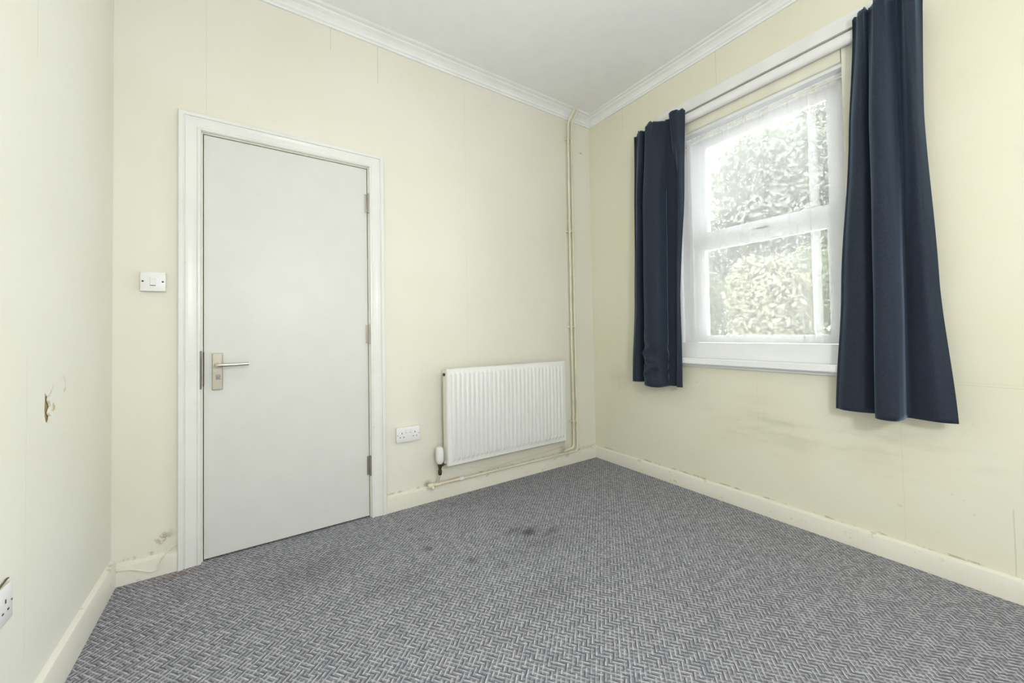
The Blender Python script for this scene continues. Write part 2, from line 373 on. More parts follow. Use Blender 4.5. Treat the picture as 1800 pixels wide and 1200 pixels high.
# ------------------------------------------------------------------ door
door = struct(obj('door_1', B((DX0+.003, .004, .008), (DX1-.003, .044, DZ-.003), .002), M_door, origin=(DX0, 0, 0)))
bm = bmesh.new()
for x0, x1, z0, z1 in ((DX0-.0118, DX0, .0, DZ+.0118), (DX1, DX1+.0118, .0, DZ+.0118), (DX0-.001, DX1+.001, DZ, DZ+.0118)): box(bm, (x0, .0005, z0), (x1, .12, z1))
for x0, x1, z0, z1 in ((DX0, DX0+.012, .0, DZ), (DX1-.012, DX1, .0, DZ), (DX0+.011, DX1-.011, DZ-.012, DZ)): box(bm, (x0, .047, z0), (x1, .12, z1))
obj('door_frame', bm, M_cream, door)
# moulded architrave swept round the opening with mitres
w = .083
prof = [(0, 0), (0, -.012), (.004, -.017), (.010, -.018), (.015, -.014), (.018, -.0135), (.030, -.0145), (.046, -.017), (.056, -.020), (.059, -.0165), (.062, -.0165), (.064, -.0215), (w-.004, -.022), (w, -.019), (w, 0)]
ax0, ax1, az = DX0-.006, DX1+.006, DZ+.006
fr = [((ax0, 0, 0), (-1, 0, 0), (0, 1, 0)), ((ax0, 0, az), (-1, 0, 1*.9), (0, 1, 0)), ((ax1, 0, az), (1, 0, .9), (0, 1, 0)), ((ax1, 0, 0), (1, 0, 0), (0, 1, 0))]
obj('architrave', sweep(bmesh.new(), prof, fr), M_arch, door)
hd = obj('door_handle', B((-2.577, -.0045, .780), (-2.535, .0042, .952), .003), M_steel, door)
hd['label'] = 'satin steel lever handle plate'
bm = lathe(bmesh.new(), [(.0105, -.0035), (.0105, -.022), (.009, -.026), (.009, -.050)], (-2.556, 0, .899), 'y')
tube(bm, rounded([(-2.556, -.040, .899), (-2.556, -.057, .899), (-2.535, -.058, .8985), (-2.48, -.056, .8985), (-2.430, -.054, .900)], .012), .0085, 14)
obj('lever', bm, M_steel2, hd, smooth=True)
bm = lathe(bmesh.new(), [(.0085, -.004), (.0085, -.010), (.007, -.0115)], (-2.553, 0, .845), 'y'); box(bm, (-2.5555, -.020, .836), (-2.5505, -.010, .854), .001)
box(bm, (-2.5615, -.0085, .829), (-2.5445, -.004, .841), .001)
obj('lock_cylinder', bm, simple('dull_zinc', (.34, .35, .36), .4, .8), hd, smooth=True)
for z in (1.781, 1.032, .290):
    bm = tube(bmesh.new(), [(DX1+.0015, -.006, z-.056), (DX1+.0015, -.006, z+.056)], .0062, 12)
    for k in range(5): lathe(bm, [(.0068, -.003), (.0068, .003)], (DX1+.0015, -.006, z-.045+k*.0225), 'z', 12)
    box(bm, (DX1-.016, -.0005, z-.052), (DX1+.001, .0045, z+.052))
    hg = obj('hinge', bm, M_steel, door, smooth=True)
bm = bmesh.new(); box(bm, (DX0-.0085, -.0195, .79), (DX0-.004, .030, .965), .001)
k_ = obj('strike_plate', bm, simple('strike_metal', (.20, .22, .24), .5, .6, mottled=.3), door); k_['label'] = 'tarnished grey strike plate'
obj('gap_strip', B((DX0+.0005, -.001, .80), (DX0+.0045, .03, .96)), simple('gap_brown', (.10, .055, .035), .7), door)  # dark brown strip painted in for the gap at the lock
obj('dark_gap_sheet', B((DX0-.3, .125, -.05), (DX1+.3, .135, 2.2)), M_black, door)  # black sheet standing in for the dark behind the door gaps

# ------------------------------------------------------------------ window
win = struct(empty('window_1', (0, -1.17, .86)))
bm = bmesh.new()                              # box frame: jamb linings, head lining, parting beads, sill ledge
y0, y1, z0, z1 = WY0+.001, WY1-.001, WZ0, WZ1-.001
for a, b in ((y0, y0+.012), (y1-.012, y1)): box(bm, (.0, a, z0), (.2, b, z1))
for a, b in ((y0+.011, y0+.060), (y1-.060, y1-.011)): box(bm, (.062, a, z0), (.16, b, z1), .002)
for a, b in ((y0+.011, y0+.072), (y1-.072, y1-.011)): box(bm, (.040, a, z0+.07), (.062, b, z1-.02), .004)
box(bm, (.0, y0+.011, z1-.02), (.2, y1-.011, z1)); box(bm, (.05, y0+.011, z1-.045), (.2, y1-.011, z1-.019), .002)
box(bm, (.012, y0+.011, z0), (.2, y1-.011, .944), .003)
obj('window_frame', bm, M_upvc, win)
obj('window_sill', box(box(B((-.062, -1.62, .814), (.0, -.742, .851), .005), (-.02, -1.615, .795), (-.0005, -.747, .8145), .002), (-.006, -1.60, .851), (-.0002, -.74, .945), .001), M_upvc, win)
ls = obj('sash', frame(bmesh.new(), .066, .104, WY0+.062, WY1-.060, .946, 1.60, .072, wt=.066, wb=.046), M_upvc, win); ls['label'] = 'lower sliding sash'
obj('pane', B((.084, WY0+.12, .98), (.087, WY1-.12, 1.55)), M_glass, ls)
us = obj('sash', frame(bmesh.new(), .108, .145, WY0+.062, WY1-.060, 1.555, WZ1-.03, .072, wt=.06, wb=.105), M_upvc, win); us['label'] = 'upper sliding sash'
obj('pane', B((.125, WY0+.12, 1.64), (.128, WY1-.12, WZ1-.06)), M_glass, us)
bm = lathe(bmesh.new(), [(.014, 0), (.014, .006), (.010, .009)], (.088, -1.19, 1.600), 'z', 16); box(bm, (.080, -1.205, 1.607), (.096, -1.150, 1.613), .002)
obj('sash_lock', bm, simple('aged_brass', (.30, .26, .20), .4, .8), win)
bm = tube(bmesh.new(), [(.0645, -1.345, 1.58), (.0645, -1.350, 1.3), (.0645, -1.362, .955)], .0016, 6)
obj('sash_cord', bm, simple('cord', (.50, .50, .50), .8), win)
# head casing board, its bead, and the side casings
bm = bmesh.new(); box(bm, (-.014, -1.556, 2.306), (.0, -.70, 2.425), .002); box(bm, (-.018, -1.556, 2.296), (.03, -.70, 2.306), .003)
obj('head_casing', bm, M_cream, win)
bm = bmesh.new(); box(bm, (-.013, -1.66, .851), (.0, -1.558, 2.425), .003); box(bm, (-.013, -.74, .851), (.0, -.66, 2.425), .003)
obj('side_casing', bm, M_cream, win)
# lintel board above with a lip
bm = B((-.022, -1.80, 2.436), (-.0005, -.62, 2.504), .003); box(bm, (-.028, -1.80, 2.430), (-.0005, -.62, 2.438), .002)
struct(obj('trim_5', bm, M_white))
w2 = struct(empty('added_window', (0, -3.1, RZ0)))  # window added out of view to let in more daylight
bm = frame(bmesh.new(), .06, .12, RY0+.001, RY1-.001, RZ0+.001, RZ1-.001, .06); box(bm, (.06, RY0+.05, 1.56), (.12, RY1-.05, 1.62))
obj('window_frame', bm, M_upvc, w2); obj('pane', B((.088, RY0+.05, RZ0+.05), (.091, RY1-.05, RZ1-.05)), M_glass, w2)
obj('window_sill', B((-.05, RY0-.04, RZ0-.045), (.058, RY1+.04, RZ0+.0005), .004), M_upvc, w2)

# ------------------------------------------------------------------ curtain rail and curtains
rail = tag(empty('curtain_rail', (0, -1.17, 2.37)), 'white curtain rail fixed to the board above the window', 'curtain rail')
bm = bmesh.new(); pr = [(-.026, -.0), (-.024, .016), (-.014, .026), (.004, .027), (.010, .020), (.010, -.020), (.004, -.027), (-.014, -.026), (-.024, -.016)]
sweep(bm, pr, [((-.036, -1.81, 2.377), (1, 0, 0), (0, 0, 1)), ((-.036, -.49, 2.377), (1, 0, 0), (0, 0, 1))])
obj('track', bm, M_plas, rail, smooth=True, angle=60)
for y in (-1.75, -1.40, -.98, -.66): obj('bracket', B((-.028, y-.010, 2.386), (-.0145, y+.010, 2.398), .001), M_plas, rail)

def catmull(P, n):
    P = [P[0]]+list(P)+[P[-1]]; m_ = len(P)-3; out = []
    for i in range(n):
        s = i/(n-1)*m_; k = min(int(s), m_-1); t = s-k; a, b, c, d = [np.array(q, float) for q in P[k:k+4]]
        out.append(.5*((2*b)+(-a+c)*t+(2*a-5*b+4*c-d)*t*t+(-a+3*b-3*c+d)*t**3))
    return np.array(out)
def cloth(levels, n, rows, ztop, zbot, pleat, npl, decay, frill, mat, name, wrinkle=0, wseed=0, zb=None, thick=.0016, origin=None, depth=1.0, xmax=1.0):
    zs = sorted(levels, reverse=True); cur = {z: catmull(levels[z], n) for z in zs}; rnd = random.Random(wseed)
    bm = bmesh.new(); grid = []; ph = [rnd.uniform(0, 6.28) for _ in range(12)]
    for r in range(rows+1):
        f = r/rows; z = ztop+(zbot-ztop)*(f**1.0)
        k = 0
        while k < len(zs)-2 and z < zs[k+1]: k += 1
        t = min(1, max(0, (zs[k]-z)/(zs[k]-zs[k+1]))); t = t*t*(3-2*t)*.5+t*.5; c = cur[zs[k]]*(1-t)+cur[zs[k+1]]*t
        row = []
        for i in range(n):
            u = i/(n-1); y, x = c[i]; x = min(xmax, -.094+(x+.094)*depth)
            pl = math.exp(-(ztop-z)/decay); g_ = math.sin(2*math.pi*npl*u+1.2*math.sin(7*u)); x += pleat*pl*g_*(.6+.4*math.sin(11*u+ph[0])); y += pleat*.5*pl*math.cos(2*math.pi*npl*u)
            zz = z
            if r == 0: zz += frill*max(0, g_)**2*(.5+.5*math.sin(23*u+ph[1]))
            if zb: zz += zb(u)*f**6
            if wrinkle:
                wv = wrinkle*math.exp(-((z-zbot-.16)/.14)**2)*math.exp(-((u-.5)/.22)**2)
                x += wv*(math.sin(46*(z-zbot)+14*u+ph[2])+.6*math.sin(90*(z-zbot)-30*u+ph[3])); y += .3*wv*math.sin(60*(z-zbot)+9*u+ph[4])
            x += .0015*math.sin(5*z+9*u+ph[5])+.001*math.sin(13*z-17*u+ph[6])
            row.append(bm.verts.new((x, y, zz)))
        grid.append(row)
    for A, C in zip(grid, grid[1:]):
        for i in range(n-1): bm.faces.new((A[i], A[i+1], C[i+1], C[i]))
    return bm
def make_cloth(name, mat, origin, **k):
    bm = cloth(name=name, mat=mat, **k)
    o0 = Vector(origin); bmesh.ops.translate(bm, verts=bm.verts[:], vec=-o0)
    me = bpy.data.meshes.new(name); bm.to_mesh(me); bm.free(); me.materials.append(mat)
    for p in me.polygons: p.use_smooth = True
    o = bpy.data.objects.new(name, me); o.location = o0; COL.objects.link(o)
    if k.get('thick', .0016): md = o.modifiers.new('thickness', 'SOLIDIFY'); md.thickness = k.get('thick', .0016); md.offset = 0
    return o
# each level: (y, x) control points from the far (corner side) edge to the near edge
Lc = {2.42: [(-.485, -.083), (-.515, -.090), (-.545, -.100), (-.575, -.088), (-.60, -.104), (-.65, -.110), (-.69, -.100), (-.72, -.086), (-.755, -.088), (-.79, -.112), (-.83, -.106), (-.845, -.088)],
      1.90: [(-.468, -.080), (-.500, -.094), (-.530, -.104), (-.566, -.076), (-.580, -.110), (-.61, -.120), (-.665, -.122), (-.705, -.112), (-.715, -.070), (-.765, -.068), (-.805, -.098), (-.828, -.086)],
      1.25: [(-.452, -.078), (-.485, -.100), (-.520, -.108), (-.560, -.070), (-.574, -.110), (-.60, -.122), (-.650, -.126), (-.695, -.116), (-.704, -.068), (-.745, -.064), (-.770, -.094), (-.784, -.082)],
      .667: [(-.420, -.080), (-.455, -.104), (-.500, -.100), (-.530, -.072), (-.560, -.112), (-.59, -.124), (-.640, -.126), (-.688, -.116), (-.698, -.070), (-.735, -.070), (-.765, -.098), (-.784, -.086)]}
tag(make_cloth('curtain', M_navy, (-.09, -.66, .667), levels=Lc, depth=2.6, xmax=-.074, n=150, rows=120, ztop=2.415, zbot=.668, pleat=.013, npl=7.5, decay=.14, frill=.022, wrinkle=.013, wseed=3, zb=lambda u: -.01*u+.006*math.sin(9*u)),
    'navy blue curtain hanging left of the window, nearer the room corner', 'curtain')
Rc = {2.43: [(-1.620, -.080), (-1.640, -.096), (-1.655, -.104), (-1.668, -.092), (-1.680, -.100), (-1.70, -.114), (-1.725, -.112), (-1.745, -.092), (-1.765, -.096), (-1.785, -.112), (-1.81, -.104), (-1.822, -.085)],
      1.90: [(-1.590, -.078), (-1.612, -.098), (-1.640, -.104), (-1.664, -.086), (-1.668, -.110), (-1.688, -.128), (-1.720, -.130), (-1.738, -.100), (-1.755, -.086), (-1.78, -.106), (-1.80, -.108), (-1.815, -.088)],
      1.20: [(-1.545, -.078), (-1.575, -.096), (-1.625, -.100), (-1.675, -.084), (-1.666, -.116), (-1.680, -.136), (-1.725, -.138), (-1.744, -.118), (-1.745, -.090), (-1.775, -.098), (-1.81, -.104), (-1.838, -.090)],
      .645: [(-1.512, -.080), (-1.550, -.098), (-1.610, -.098), (-1.672, -.086), (-1.660, -.120), (-1.672, -.138), (-1.722, -.140), (-1.738, -.122), (-1.740, -.094), (-1.775, -.098), (-1.83, -.104), (-1.872, -.094)]}
tag(make_cloth('curtain', M_navy, (-.09, -1.69, .645), levels=Rc, depth=2.1, xmax=-.074, n=150, rows=90, ztop=2.43, zbot=.648, pleat=.009, npl=8.5, decay=.16, frill=.020, wseed=9, zb=lambda u: -.006*math.exp(-((u-.5)/.12)**2)),
    'navy blue curtain flaring out on the right side of the window', 'curtain')
def netpts(amp, seedv, shift=0):
    rnd = random.Random(seedv); ys = list(np.linspace(-.752, -1.36, 17))+[-1.40, -1.44, -1.455, -1.445, -1.41, -1.43, -1.49, -1.54, -1.585]
    return [(y+rnd.uniform(-.01, .01)*(amp > 0), .024+amp*math.sin(i*2.1+seedv)+rnd.uniform(-amp, amp)*.5+(.006 if i > 18 else 0)) for i, y in enumerate(ys)]
net = empty('net_curtain', (.03, -1.17, .95)); tag(net, 'sheer white net curtain across the window, yellowed at its top left', 'net curtain')
Nl = {2.262: netpts(.006, 2), 1.6: netpts(.005, 2), .948: netpts(.003, 2)}
nn = make_cloth('net_fabric', M_net, (0, 0, 0), levels=Nl, n=420, rows=60, ztop=2.258, zbot=.949, pleat=.004, npl=34, decay=.09, frill=.010, wseed=5, thick=0)
nn.parent = net; nn.location = -Vector(net.location)
obj('curtain_wire', tube(bmesh.new(), [(.021, -1.585, 2.243), (.019, -1.2, 2.240), (.021, -.755, 2.243)], .0022, 8), M_plas, net, smooth=True)

# ------------------------------------------------------------------ radiator
rad = tag(empty('radiator', (-.92, -.045, .224)), 'white ribbed panel radiator on the wall between door and corner', 'radiator')
x0, x1, z0, z1, yf = -1.410, -.434, .226, .812, -.110
bm = bmesh.new(); pit = .0333; n = 28; xs = []
a0 = (x0+x1)/2-pit*n/2
cols = [(x0, 0), (x0+.003, 1), (a0-.008, 1)]
for i in range(n):
    c = a0+(i+.5)*pit
    cols += [(c-.0125, 1), (c-.0108, 2), (c-.0085, 3), (c+.0085, 3), (c+.0108, 2), (c+.0125, 1)]
cols += [(x1-.003, 1), (x1, 0)]
rows = [(z0, 0), (z0+.003, 1), (z0+.028, 1), (z0+.036, 2), (z0+.048, 3), (z1-.048, 3), (z1-.036, 2), (z1-.028, 1), (z1-.003, 1), (z1, 0)]
dep = {0: .004, 1: 0.0, 2: -.007, 3: -.012}
grid = []
for z, rz in rows:
    r_ = []
    for x, cx in cols:
        k = min(rz, cx); d = dep[k]
        r_.append(bm.verts.new((x, yf+d, z)))
    grid.append(r_)
for A, C in zip(grid, grid[1:]):
    for i in range(len(cols)-1): bm.faces.new((A[i], A[i+1], C[i+1], C[i]))
ed = [e for e in bm.edges if e.is_boundary]; ex = bmesh.ops.extrude_edge_only(bm, edges=ed)
for v in [v for v in ex['geom'] if isinstance(v, bmesh.types.BMVert)]: v.co.y = yf+.016
obj('ribbed_panel', bm, M_radi, rad, smooth=True, angle=50)
bm = bmesh.new(); box(bm, (x0, yf+.016, z0+.012), (x0+.004, -.052, z1-.006), .001); box(bm, (x1-.004, yf+.016, z0+.012), (x1, -.052, z1-.006), .001); box(bm, (x0+.004, yf+.014, z1-.010), (x1-.004, -.052, z1-.006))
box(bm, (x0+.003, yf+.015, z0+.01), (x1-.003, yf+.020, z1-.01)); box(bm, (x0+.004, -.056, z0+.014), (x1-.004, -.052, z1-.008))
obj('casing', bm, M_radc, rad)
for x in (x0, x1):
    s = -1 if x == x0 else 1
    obj('end_plug', lathe(bmesh.new(), [(.010, 0), (.010, .006*s), (.006, .010*s)], (x, -.075, z1-.035), 'x', 12), M_darkm if s < 0 else M_radc, rad)
for x in (-1.25, -.60): obj('mounting_bracket', B((x-.015, -.053, .27), (x+.015, -.0005, .77), .002), M_radc, rad)
vx, vy = -1.447, -.072
tv = obj('thermostatic_valve', tube(lathe(bmesh.new(), [(.010, .175), (.012, .185), (.012, .200), (.009, .206), (.011, .222), (.015, .232), (.015, .246)], (vx, vy, 0), 'z', 16), [(vx, vy, .226), (x0+.001, vy, .240)], .0095, 12), M_darkm, rad, smooth=True)
tv['label'] = 'dull metal radiator valve with a white head'
lathe_b = lathe(bmesh.new(), [(.007, -.012), (.013, -.010), (.013, 0), (.009, .004)], (x0-.003, vy, .240), 'x', 8); obj('union_nut', lathe_b, M_steel2, tv)
obj('valve_head', lathe(bmesh.new(), [(.015, .243), (.022, .256), (.0245, .266), (.0245, .310), (.0225, .330), (.020, .338), (.010, .342)], (vx, vy, 0), 'z', 28), M_plas, tv, smooth=True, angle=25)
obj('tail_pipe', tube(bmesh.new(), [(vx, vy, .180), (vx-.001, vy+.018, .15), (vx-.001, -.0375, .1175)], .0078, 12), M_pipe, rad, smooth=True)
vx2 = x1+.022
lv = obj('lockshield_valve', tube(lathe(bmesh.new(), [(.008, .222), (.009, .235), (.009, .262), (.007, .268)], (vx2, -.072, 0), 'z', 14), [(vx2, -.072, .245), (x1-.001, -.072, .245)], .007, 10), M_darkm, rad, smooth=True)
obj('valve_cap', lathe(bmesh.new(), [(.0095, .266), (.0105, .270), (.0095, .302), (.006, .305)], (vx2, -.072, 0), 'z', 14), M_pipe, lv, smooth=True)
obj('tail_pipe', tube(bmesh.new(), [(vx2, -.072, .224), (vx2, -.060, .18), (vx2+.035, -.044, .135)], .0065, 12), M_pipe, rad, smooth=True)

# ------------------------------------------------------------------ pipework
def riser(name, xtop, xb, ytop, path_end, label):
    pts = rounded([(xtop+.02, -.086, H-.002), (xtop+.01, -.082, H-.030), (xtop, -.032, 2.690), (xtop-.001, -.030, 2.5)]+[(xb, -.028, 1.2)]+path_end, .03)
    return tag(obj(name, tube(bmesh.new(), pts, .0082, 14), M_pipe, origin=(xb, -.03, 0), smooth=True), label, 'pipe')
riser('heating_pipe', -.272, -.277, 0, [(-.277, -.028, .128), (-.360, -.032, .122)], 'cream painted riser pipe nearer the radiator, one of two in the corner')
riser('heating_pipe', -.236, -.240, 0, [(-.240, -.030, .098), (-.36, -.034, .100), (-1.28, -.034, .104)], 'cream painted pipe nearer the corner, running down and along the skirting')
p3 = tag(obj('heating_pipe', tube(bmesh.new(), rounded([(-1.2805, -.034, .104), (-1.46, -.034, .106), (-1.490, -.034, .106)], .01), .0095, 14), M_pipep, origin=(-1.4, -.034, .1), smooth=True),
    'short thicker pinkish pipe above the skirting below the radiator valve', 'pipe')
obj('elbow', lathe(bmesh.new(), [(.012, -.018), (.014, -.012), (.014, .010), (.011, .014)], (-1.492, -.034, .106), 'x', 14), M_pipe, p3, smooth=True)
obj('drop_stub', tube(bmesh.new(), [(-1.485, -.036, .106), (-1.480, -.052, .088)], .008, 10), M_pipe, p3, smooth=True)
obj('coupling', lathe(bmesh.new(), [(.010, -.014), (.0135, -.010), (.0135, .010), (.010, .014)], (-1.279, -.034, .104), 'x', 16), M_plas, p3, smooth=True)
obj('tee', lathe(bmesh.new(), [(.010, -.02), (.0115, -.018), (.0115, .018), (.010, .02)], (-1.447, -.034, .105), 'x', 14), M_pipe, p3, smooth=True)
tee = tag(obj('pipe_tee', lathe(bmesh.new(), [(.009, -.016), (.0115, -.014), (.0115, .014), (.009, .016)], (-.374, -.036, .124), 'x', 14), M_pipe, origin=(-.374, -.036, .124), smooth=True), 'small cream pipe fitting under the right end of the radiator', 'pipe fitting')
def clip_bm(x, z):
    bm = bmesh.new()
    for dx in (-.018, .018): tube(bm, [(x+dx, -.0292, z-.006), (x+dx, -.0292, z+.006)], .0115, 14)
    box(bm, (x-.034, -.018, z-.006), (x+.034, -.0005, z+.006), .002); box(bm, (x-.012, -.038, z-.004), (x+.012, -.020, z+.004), .001); return bm
cz = [(2.562, 'topmost', -.254), (1.818, 'second from the top', -.256), (1.066, 'third from the top', -.2582), (.328, 'lowest', -.2584)]
c0 = None
for z, wd, xx in cz:
    if c0 is None: c0 = c = obj('pipe_clip', clip_bm(-.254, 2.562), M_pipe, origin=(-.254, 0, 2.562), smooth=True)
    else: c = c0.copy(); COL.objects.link(c); c.location = (xx, 0, z)
    tag(c, 'double pipe clip on the corner risers, %s of the four' % wd, 'pipe clip', 'pipe clips on the two riser pipes')
tag(obj('cable', tube(bmesh.new(), rounded([(-1.190, -.0005, .152), (-1.180, -.005, .148), (-1.03, -.006, .114), (-.88, -.007, .122), (-.62, -.008, .128), (-.40, -.010, .146), (-.31, -.012, .15)], .05), .0028, 8), M_cream, origin=(-.8, 0, .1), smooth=True), 'thin cream cable clinging to the wall under the radiator', 'cable')
tag(obj('cable', tube(bmesh.new(), rounded([(XL+.021, -.024, .070), (-2.85, -.0215, .060), (-2.79, -.021, .028), (-2.765, -.021, .028), (-2.757, -.0215, .06), (-2.748, -.021, .082), (-2.725, -.010, .108), (-2.701, -.008, .112)], .02), .0026, 8), M_cream, origin=(-2.8, 0, .05), smooth=True), 'thin cream cable looping over the skirting left of the door', 'cable')
tag(obj('pipe_stub', tube(bmesh.new(), [(-.20, -.012, .098), (-.062, -.012, .095)], .0055, 10), M_pipe, origin=(-.1, -.012, .1), smooth=True), 'short cream pipe stub on the skirting in the room corner', 'pipe')
obj('end_cap', lathe(bmesh.new(), [(.009, -.012), (.010, -.008), (.010, .008), (.007, .012)], (-.056, -.012, .095), 'x', 12), M_pipe, [o for o in COL.objects if o.name == 'pipe_stub'][0], smooth=True)

# ------------------------------------------------------------------ switch and sockets
def on_plane(side):
    """maps (across, up, out) to world"""
    return (lambda a, b, c: (a, -c, b)) if side == 'back' else (lambda a, b, c: (XL+c, a, b))
def fbox(bm, F, a0, a1, b0, b1, c0, c1, bev=0):
    p, q = F(a0, b0, c0), F(a1, b1, c1); return box(bm, tuple(map(min, p, q)), tuple(map(max, p, q)), bev)
M_hole = simple('dark_slot', (.03, .03, .035), .6)
sw = tag(empty('light_switch', (-2.784, 0, 1.274)), 'white single rocker light switch on the wall left of the door', 'light switch')
F = on_plane('back')
obj('back_box', fbox(bmesh.new(), F, -2.828, -2.742, 1.233, 1.315, .0, .016, .002), M_cream, sw)
obj('face_plate', fbox(bmesh.new(), F, -2.828, -2.742, 1.232, 1.316, .0165, .023, .003), M_plas, sw, smooth=True)
bm = fbox(bmesh.new(), F, -2.794, -2.776, 1.258, 1.292, .0225, .026, .001); bmesh.ops.rotate(bm, verts=bm.verts[:], cent=F(-2.785, 1.275, .023), matrix=Matrix.Rotation(math.radians(5), 3, 'X'))
obj('rocker', bm, M_plas, sw); obj('rocker_slot', fbox(bmesh.new(), F, -2.7945, -2.7755, 1.2555, 1.2580, .0225, .0236), M_hole, sw)
for x in (-2.8185, -2.7515): obj('screw', lathe(bmesh.new(), [(.0038, 0), (.0038, -.0012)], (x, -.0226, 1.274), 'y', 12), M_hole, sw)
def socket(name, F, a, b, mirror, label, depth=.024):
    rt_ = tag(empty(name, F(a, b, 0)), label, 'socket')
    obj('back_box', fbox(bmesh.new(), F, a-.072, a+.072, b-.042, b+.042, 0, depth-.008, .002), M_cream, rt_)
    obj('face_plate', fbox(bmesh.new(), F, a-.0735, a+.0735, b-.043, b+.043, depth-.0075, depth, .003), M_plas, rt_, smooth=True)
    for s in (-1, 1):
        c = a+s*.040
        bm = bmesh.new(); fbox(bm, F, c-.002, c+.002, b+.005, b+.014, depth-.001, depth+.0006); 
        for q in (-.011, .011): fbox(bm, F, c+q-.0032, c+q+.0032, b-.0155, b-.0115, depth-.001, depth+.0006)
        o = obj('pin_slot', bm, M_hole, rt_)
        c2 = a+s*.013
        obj('rocker', fbox(bmesh.new(), F, c2-.0065, c2+.0065, b+.010, b+.030, depth-.001, depth+.003, .001), M_plas, rt_)
        obj('rocker_shadow_gap', fbox(bmesh.new(), F, c2-.007, c2+.007, b+.0085, b+.0098, depth-.001, depth+.0006), M_hole, rt_)
    for s in (-1, 1): obj('screw', fbox(bmesh.new(), F, a+s*.066-.002, a+s*.066+.002, b-.002, b+.002, depth-.001, depth+.0006), M_hole, rt_)
    return rt_
socket('power_socket', on_plane('back'), -1.626, .436, 1, 'white double wall socket between the door and the radiator')
socket('power_socket', on_plane('left'), -.861, .416, 1, 'white double wall socket low on the left wall at the picture edge', depth=.012)
tag(obj('wire', tube(bmesh.new(), rounded([(XL+.0015, -.782, .462), (XL+.004, -.795, .466), (XL+.004, -.83, .460), (XL+.003, -.87, .466)], .01), .0018, 8), M_darkm, origin=(XL, -.82, .46), smooth=True), 'short brown wire above the socket on the left wall', 'wire')

# ------------------------------------------------------------------ added fill lamp (unseen, behind the camera)
lx, ly = -2.05, -2.85
lamp = tag(empty('added_fill_lamp', (lx, ly, 0)), 'added white fill lamp, unseen behind the viewer', 'lamp')
obj('base', lathe(bmesh.new(), [(.13, .001), (.13, .012), (.12, .02), (.02, .03)], (lx, ly, 0), 'z', 32), M_plas, lamp, smooth=True)
obj('pole', tube(bmesh.new(), [(lx, ly, .025), (lx, ly, 1.36)], .009, 12), M_plas, lamp, smooth=True)
obj('bulb_holder', lathe(bmesh.new(), [(.012, 1.35), (.02, 1.36), (.02, 1.41), (.014, 1.42)], (lx, ly, 0), 'z', 16), M_plas, lamp, smooth=True)
pl = bpy.data.lights.new('fill_light', 'POINT'); pl.energy = 56; pl.shadow_soft_size = .09; pl.color = (.97, .985, 1)  # added fill light for the ceiling and window wall
po = bpy.data.objects.new('fill_light', pl); po.location = (0, 0, 1.54); COL.objects.link(po); po.parent = lamp

# ------------------------------------------------------------------ garden
struct(obj('ground', B((.3, -14, -.6), (24, 18, -.35)), M_bounce))
def leaves(name, blobs, n, size, mat, parent, seedv, shell=.55):
    rng = np.random.default_rng(seedv); vol = np.array([b[3]*b[4]*b[5] for b in blobs])**.67; pick = rng.choice(len(blobs), n, p=vol/vol.sum())
    B_ = np.array(blobs)[pick]; d = rng.normal(size=(n, 3)); d /= np.linalg.norm(d, axis=1)[:, None]
    rad_ = shell+(1-shell)*rng.random(n)**.6; rad_ = np.minimum(1, rad_*(1+.12*np.sin(d[:, 0]*9+B_[:, 1])*np.cos(d[:, 2]*8)))
    c = B_[:, :3]+d*rad_[:, None]*B_[:, 3:6]
    nrm = d+rng.normal(size=(n, 3))*.7; nrm /= np.linalg.norm(nrm, axis=1)[:, None]
    a = np.cross(nrm, rng.normal(size=(n, 3))); a /= np.linalg.norm(a, axis=1)[:, None]; b = np.cross(nrm, a)
    s = size*(.6+.8*rng.random(n))[:, None]; root = Vector(parent.location); c = c-np.array(root)
    tip, base, l, r = c+a*s, c-a*s, c+b*s*.45+nrm*s*.12, c-b*s*.45+nrm*s*.12
    V = np.stack([base, l, tip, r], 1).reshape(-1, 3); me = bpy.data.meshes.new(name)
    idx = np.arange(n)*4; F_ = np.concatenate([np.stack([idx, idx+1, idx+2], 1), np.stack([idx, idx+2, idx+3], 1)])
    me.from_pydata(V.tolist(), [], F_.tolist()); me.materials.append(mat); o = bpy.data.objects.new(name, me); COL.objects.link(o); o.parent = parent; return o
L1 = leaf_mat('leaf_green', (0.045, 0.068, 0.026), (0.098, 0.112, 0.053), (0.165, 0.165, 0.090)); L2 = leaf_mat('leaf_yellow', (0.105, 0.112, 0.060), (0.165, 0.158, 0.090), (0.060, 0.083, 0.038)); L3 = leaf_mat('leaf_grey', (0.060, 0.075, 0.053), (0.105, 0.112, 0.083), (0.150, 0.158, 0.120))
L4 = leaf_mat('leaf_pink', (0.225, 0.090, 0.075), (0.150, 0.128, 0.060), (0.225, 0.150, 0.105))
def plant(name, loc, blobs, n, size, mat, label, cat, seedv, trunk_h, tr=.05):
    r = tag(empty(name, loc), label, cat); leaves('foliage', blobs, n, size, mat, r, seedv)
    bm = bmesh.new(); rnd = random.Random(seedv); base = Vector(loc); top = base+Vector((0, 0, trunk_h))
    tube(bm, [base, base+Vector((.03, .02, trunk_h*.4)), top], tr, 8, radii=[tr, tr*.8, tr*.5])
    for b in blobs[:6]: tube(bm, [base+Vector((0, 0, trunk_h*.35)), (base+Vector((0, 0, trunk_h*.6))).lerp(Vector(b[:3]), .5), Vector(b[:3])], tr*.4, 6, radii=[tr*.5, tr*.35, tr*.15])
    obj('trunk', bm, M_bark, r, smooth=True)
g0 = -.35
